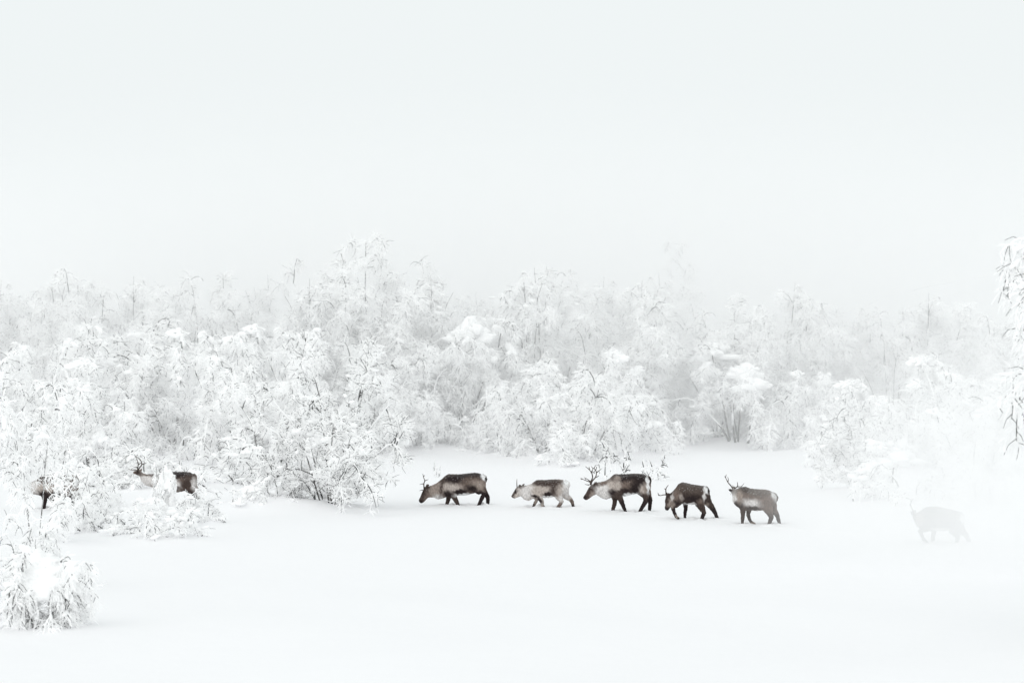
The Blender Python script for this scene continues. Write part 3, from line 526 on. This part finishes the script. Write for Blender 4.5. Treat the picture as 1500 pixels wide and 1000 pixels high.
def make_proto(seed, H, W, stems, lean, stem_grav, limbs, limb_len, limb_up, limb_grav, brs, br_len, br_grav, twigs, tw_len, tw_grav,
               snow=0.02, lumps=300, lump_r=0.08, domes=12, dome_r=0.32, bare=0.25, stem_r=0.05, t_lo=0.2, lrange=(0.85, 1.08), cap=0.0, dark=False):
    """H, W: height and full width of the crown in metres"""
    rng = np.random.default_rng(seed)
    az = np.arange(stems) * 2 * np.pi / stems + rng.uniform(-.5, .5, stems)
    ln = np.radians(rng.uniform(lean[0], lean[1], stems))
    d = np.stack([np.sin(ln) * np.cos(az), np.sin(ln) * np.sin(az), np.cos(ln)], 1)
    o = np.stack([np.cos(az) * 0.1 * stems ** .5, np.sin(az) * 0.1 * stems ** .5, np.full(stems, -0.25)], 1)
    L = H * rng.uniform(lrange[0], lrange[1], stems)
    S = walk(rng, o, d, L, 12, stem_grav, 0.10)
    B1 = spawn(rng, S, limbs, t_lo, 1.0, limb_len, 0.62, limb_up, 0.10, limb_grav, 8, 0.3)
    # bring the skeleton to its height and width before snow and twigs go on
    al = np.concatenate([S.reshape(-1, 3), B1.reshape(-1, 3)])
    fz = (H - 0.1) / np.percentile(al[:, 2], 99.5); fw = (W / 2) / np.percentile(np.hypot(al[:, 0], al[:, 1]), 94)
    for B in (S, B1): B *= np.array([fw, fw, fz])
    B2 = spawn(rng, B1, brs, 0.15, 1.0, br_len, 0.6, 0.05, 0.12, br_grav, 6)
    B3 = spawn(rng, B2, twigs, 0.1, 1.0, tw_len * 1.15, 0.64, -0.02, 0.19, tw_grav, 3, 0.3)
    B3 = np.concatenate([B3, spawn(rng, B1, twigs, 0.2, 1.0, tw_len * 1.15, 0.66, -0.02, 0.19, tw_grav, 3, 0.3)])
    for B in (S, B1, B2, B3): B[..., 2] = np.maximum(B[..., 2], -0.3)
    rS = stem_r * np.linspace(1, 0.22, 12)[None] * np.ones((stems, 1))
    stem_meshes = [mesh_np('stem', *tube_np((S[i:i + 1], rS[i:i + 1]), 8)) for i in range(stems)]
    def rad(B, r, e): return r * np.linspace(1, e, B.shape[1])[None] * np.ones((len(B), 1))
    # most branches are wholly sheathed in snow; the bare ones show as dark strokes
    m1 = rng.random(len(B1)) < bare * 1.2; m2 = rng.random(len(B2)) < bare * 0.8; m3 = rng.random(len(B3)) < bare * 0.6
    u1 = m1 | (rng.random(len(B1)) < 0.25); u2 = m2 | (rng.random(len(B2)) < 0.05)
    tw = join([tube_np((B1[u1], rad(B1[u1], .020, .4)), 5), tube_np((B2[u2], rad(B2[u2], .012, .5)), 4), tube_np((B3[m3], rad(B3[m3], .0075, .6)), 3)])
    sp = [snow_tubes(rng, S, rS + snow * 0.8, 0.0, 8, 0.35)]
    sp += [snow_tubes(rng, B1[~m1], rad(B1[~m1], .008, .4) + snow * 1.4, 0, 6), snow_tubes(rng, B2[~m2], rad(B2[~m2], .003, .5) + snow * 1.05, 0, 5), snow_tubes(rng, B3[~m3], rad(B3[~m3], .002, .6) + snow * .68, 0, 3)]
    sv, sq = join(sp)
    # lumps caught on the branches, and lumpy domes where they bend over
    allp = np.concatenate([B1[:, 2:].reshape(-1, 3), B2[:, 1:].reshape(-1, 3)]); alt = np.concatenate([(B1[:, 2:] - B1[:, 1:-1]).reshape(-1, 3), (B2[:, 1:] - B2[:, :-1]).reshape(-1, 3)])
    alt = nrm(alt)
    flat = 1 - np.abs(alt[:, 2]); prob = flat ** 1.3 * (allp[:, 2] > 0.1); prob /= prob.sum()
    pk = rng.choice(len(allp), min(lumps, len(allp) // 2), replace=False, p=prob)
    size = lump_r * rng.lognormal(-0.2, 0.4, len(pk))
    pos, tan, siz = [allp[pk] + np.array([0, 0, 1.0]) * size[:, None] * 0.3], [alt[pk]], [size]
    if domes:
        b1p = B1[:, 3:7].reshape(-1, 3); b1p = b1p[b1p[:, 2] > min(0.25 * H, 0.6)]
        for c in b1p[rng.choice(len(b1p), domes, replace=False)]:
            R = dome_r * min(1.5, rng.lognormal(-0.15, 0.35)); n = int(9 + 18 * R)
            th = rng.uniform(0, 6.28, n); rr = np.sqrt(rng.random(n)); ax = rng.uniform(0, 6.28); st_ = rng.uniform(1.0, 1.7)
            dx, dy = rr * np.cos(th) * st_, rr * np.sin(th)
            q = np.stack([dx * math.cos(ax) - dy * math.sin(ax), dx * math.sin(ax) + dy * math.cos(ax), 0.45 - 0.95 * rr ** 2 + rng.normal(0, .07, n)], 1) * R
            pos.append(c + q); tan.append(nrm(q * np.array([1, 1, -.6]) + rng.normal(0, .15, q.shape))); siz.append(R * rng.uniform(0.26, 0.42, n))
    if cap:                                   # one thick smooth hood of snow over the top
        n = 90; th = rng.uniform(0, 6.28, n); rr = np.sqrt(rng.random(n)); R = W * cap
        q = np.stack([rr * np.cos(th) * R, rr * np.sin(th) * R, H - 0.42 * H * rr ** 2 - 0.12 * H + rng.normal(0, .015, n)], 1)
        pos.append(q); tan.append(nrm(np.stack([-q[:, 1], q[:, 0], 0 * rr], 1) + rng.normal(0, .08, q.shape))); siz.append(R * rng.uniform(0.22, 0.30, n))
    bv, bf = blobs(rng, np.concatenate(pos), np.concatenate(tan), np.concatenate(siz))
    me_t = mesh_np('crown_twigs', *tw)
    me_s = mesh_np('snow_load', np.concatenate([sv, bv]), sq, bf + len(sv), smooth=np.arange(len(sq) + len(bf)) >= len(sq))   # fine sheaths stay faceted, lumps smooth
    for m in stem_meshes: m.materials.append(BARK_DARK if dark else BARK)
    me_t.materials.append(TWIG); me_s.materials.append(TSNOW)
    return dict(stems=stem_meshes, twigs=me_t, snow=me_s, H=float(H))

PR = {
 'birch':   make_proto(1, 7.0, 4.8, 7, (3, 26), 0.16, 13, 1.7, 0.25, 0.60, 10, 0.75, 0.65, 18, 0.30, 0.5, snow=0.014, lumps=200, lump_r=.06, domes=3, dome_r=.26, bare=0.13, stem_r=0.05),
 'birch_b': make_proto(2, 6.6, 5.0, 7, (3, 28), 0.18, 12, 1.7, 0.22, 0.65, 10, 0.75, 0.70, 18, 0.30, 0.55, snow=0.014, lumps=220, lump_r=.06, domes=3, dome_r=.26, bare=0.13, stem_r=0.045),
 'birch_c': make_proto(3, 6.4, 5.2, 7, (5, 32), 0.20, 12, 1.7, 0.20, 0.70, 10, 0.80, 0.75, 18, 0.32, 0.6, snow=0.013, lumps=160, lump_r=.06, domes=2, dome_r=.26, bare=0.13, stem_r=0.045),
 'laden':   make_proto(4, 4.4, 4.6, 8, (8, 46), 0.30, 9, 1.4, 0.15, 0.8, 9, 0.62, 0.8, 16, 0.28, 0.6, snow=0.016, lumps=260, lump_r=0.06, domes=6, dome_r=0.32, bare=0.13, stem_r=0.042),
 'laden_b': make_proto(5, 4.2, 4.8, 9, (10, 50), 0.34, 9, 1.4, 0.2, 0.9, 9, 0.62, 0.8, 16, 0.28, 0.6, snow=0.016, lumps=280, lump_r=0.06, domes=7, dome_r=0.34, bare=0.13, stem_r=0.04),
 'laden_c': make_proto(6, 4.4, 4.2, 8, (6, 40), 0.28, 10, 1.5, 0.2, 0.7, 9, 0.62, 0.7, 16, 0.28, 0.5, snow=0.015, lumps=240, lump_r=0.06, domes=5, dome_r=0.3, bare=0.13, stem_r=0.042),
 'low':     make_proto(7, 1.7, 3.0, 10, (15, 65), 0.45, 8, 0.8, 0.2, 0.8, 8, 0.40, 0.8, 9, 0.22, 0.6, snow=0.012, lumps=220, lump_r=.06, domes=6, dome_r=.28, bare=0.11, stem_r=0.02),
 'low_b':   make_proto(8, 1.6, 3.0, 11, (15, 70), 0.5, 8, 0.8, 0.15, 0.7, 8, 0.42, 0.6, 9, 0.24, 0.45, snow=0.011, lumps=120, lump_r=.05, domes=4, dome_r=.26, bare=0.16, stem_r=0.018),
 'dome':    make_proto(14, 1.5, 1.9, 20, (10, 60), 0.55, 8, 0.55, 0.1, 0.9, 8, 0.3, 0.9, 9, 0.2, 0.8, snow=0.010, lumps=160, lump_r=.05, domes=0, bare=0.09, stem_r=0.014, cap=0.31),
 'fan':     make_proto(9, 5.0, 4.6, 14, (4, 52), 0.14, 9, 1.2, 0.25, 0.18, 9, 0.55, 0.15, 11, 0.27, 0.12, snow=0.012, lumps=220, lump_r=.06, domes=6, dome_r=.28, bare=0.22, stem_r=0.026, t_lo=0.12, dark=True, lrange=(0.7, 1.1)),
 'veil':    make_proto(15, 4.6, 3.8, 5, (4, 36), 0.22, 10, 1.3, 0.1, 0.7, 8, 0.6, 0.6, 10, 0.28, 0.5, snow=0.014, lumps=140, lump_r=.06, domes=3, dome_r=.24, bare=0.1, stem_r=0.026, t_lo=0.3),
 'bowed':   make_proto(10, 3.9, 5.2, 11, (5, 42), 0.33, 7, 1.5, 0.2, 0.9, 9, 0.62, 0.9, 16, 0.30, 0.7, snow=0.016, lumps=260, lump_r=0.065, domes=8, dome_r=0.34, bare=0.13, stem_r=0.042, t_lo=0.45, dark=True),
 'spindly': make_proto(11, 8.4, 3.0, 1, (2, 5), 0.04, 30, 1.5, 0.25, 0.6, 7, 0.6, 0.6, 8, 0.28, 0.5, snow=0.011, lumps=60, lump_r=.05, domes=0, bare=0.20, stem_r=0.03, t_lo=0.25),
 'sparse':  make_proto(12, 1.1, 1.3, 7, (5, 42), 0.06, 4, 0.4, 0.2, 0.15, 2, 0.25, 0.1, 1, 0.12, 0.1, snow=0.010, lumps=0, lump_r=.03, domes=0, bare=0.35, stem_r=0.012),
 'rime':    make_proto(13, 8.0, 5.6, 5, (3, 16), 0.10, 24, 2.0, 0.15, 0.9, 9, 0.65, 0.9, 10, 0.30, 0.9, snow=0.013, lumps=260, lump_r=.06, domes=4, dome_r=.22, bare=0.13, stem_r=0.06, t_lo=0.60),
}
CATS = {'dome': 'shrub', 'low': 'shrub', 'low_b': 'shrub', 'fan': 'bush', 'sparse': 'twigs'}
NAMES = {'dome': 'snowy_shrub', 'low': 'snowy_shrub', 'low_b': 'snowy_shrub', 'fan': 'snowy_bush', 'sparse': 'bare_sapling'}
rt = random.Random(77)
for kind, px, base, top, wf, label, x, y in T:
    p = PR[kind]
    root = bpy.data.objects.new(NAMES.get(kind, 'snowy_birch'), None); C.objects.link(root)
    h = (base - top) * y / FPX; s = h / p['H']
    root.location = (x, y, float(ground_z(x, y))); root.rotation_euler = (0, 0, rt.uniform(0, 6.28)); root.scale = (s * wf, s * wf, s)
    tag(root, label, CATS.get(kind, 'tree'), GROUP_OF.get(label))
    for m in p['stems']: obj('stem', m, None, root)
    cr = tag(obj('crown', p['twigs'], None, root), kind='stuff')
    tag(obj('snow_load', p['snow'], None, cr), kind='stuff')

# ------------------------------------------------------------------ added mist volumes: over the last animal and in the thicket
def mist(name, loc, rad, dens, label):
    bm = bmesh.new(); bmesh.ops.create_icosphere(bm, subdivisions=4, radius=1.0)
    me = bpy.data.meshes.new(name); bm.to_mesh(me); bm.free()
    m = bpy.data.materials.new(name); m.use_nodes = True; n = m.node_tree; n.nodes.clear()
    out = n.nodes.new('ShaderNodeOutputMaterial'); pv = n.nodes.new('ShaderNodeVolumePrincipled')
    pv.inputs['Color'].default_value = (0.998, 0.998, 0.998, 1); pv.inputs['Anisotropy'].default_value = 0.0
    tc = n.nodes.new('ShaderNodeTexCoord'); ln = n.nodes.new('ShaderNodeVectorMath'); ln.operation = 'LENGTH'
    mr = n.nodes.new('ShaderNodeMapRange'); mr.interpolation_type = 'SMOOTHERSTEP'
    mr.inputs[1].default_value = 0.97; mr.inputs[2].default_value = 0.0; mr.inputs[3].default_value = 0.0; mr.inputs[4].default_value = dens
    n.links.new(tc.outputs['Object'], ln.inputs[0]); n.links.new(ln.outputs['Value'], mr.inputs[0])
    n.links.new(mr.outputs[0], pv.inputs['Density']); n.links.new(pv.outputs[0], out.inputs['Volume'])
    o = obj(name, me, m); o.location = loc; o.scale = rad
    return tag(o, label, 'added mist', kind='stuff')
mist('added_mist', (12.6, 60.0, 1.0), (8.8, 8.0, 5.8), 0.38, 'added white mist in place of blurred near twigs, veiling the ghostly reindeer')  # mist added in place of out-of-focus snowy twigs near the lens
mist('added_mist', (0.0, 128.0, 2.0), (90.0, 48.0, 18.0), 0.09, 'thin mist added to brighten the birch thicket')  # mist added to lift the shade between the birches and pale the rear rows
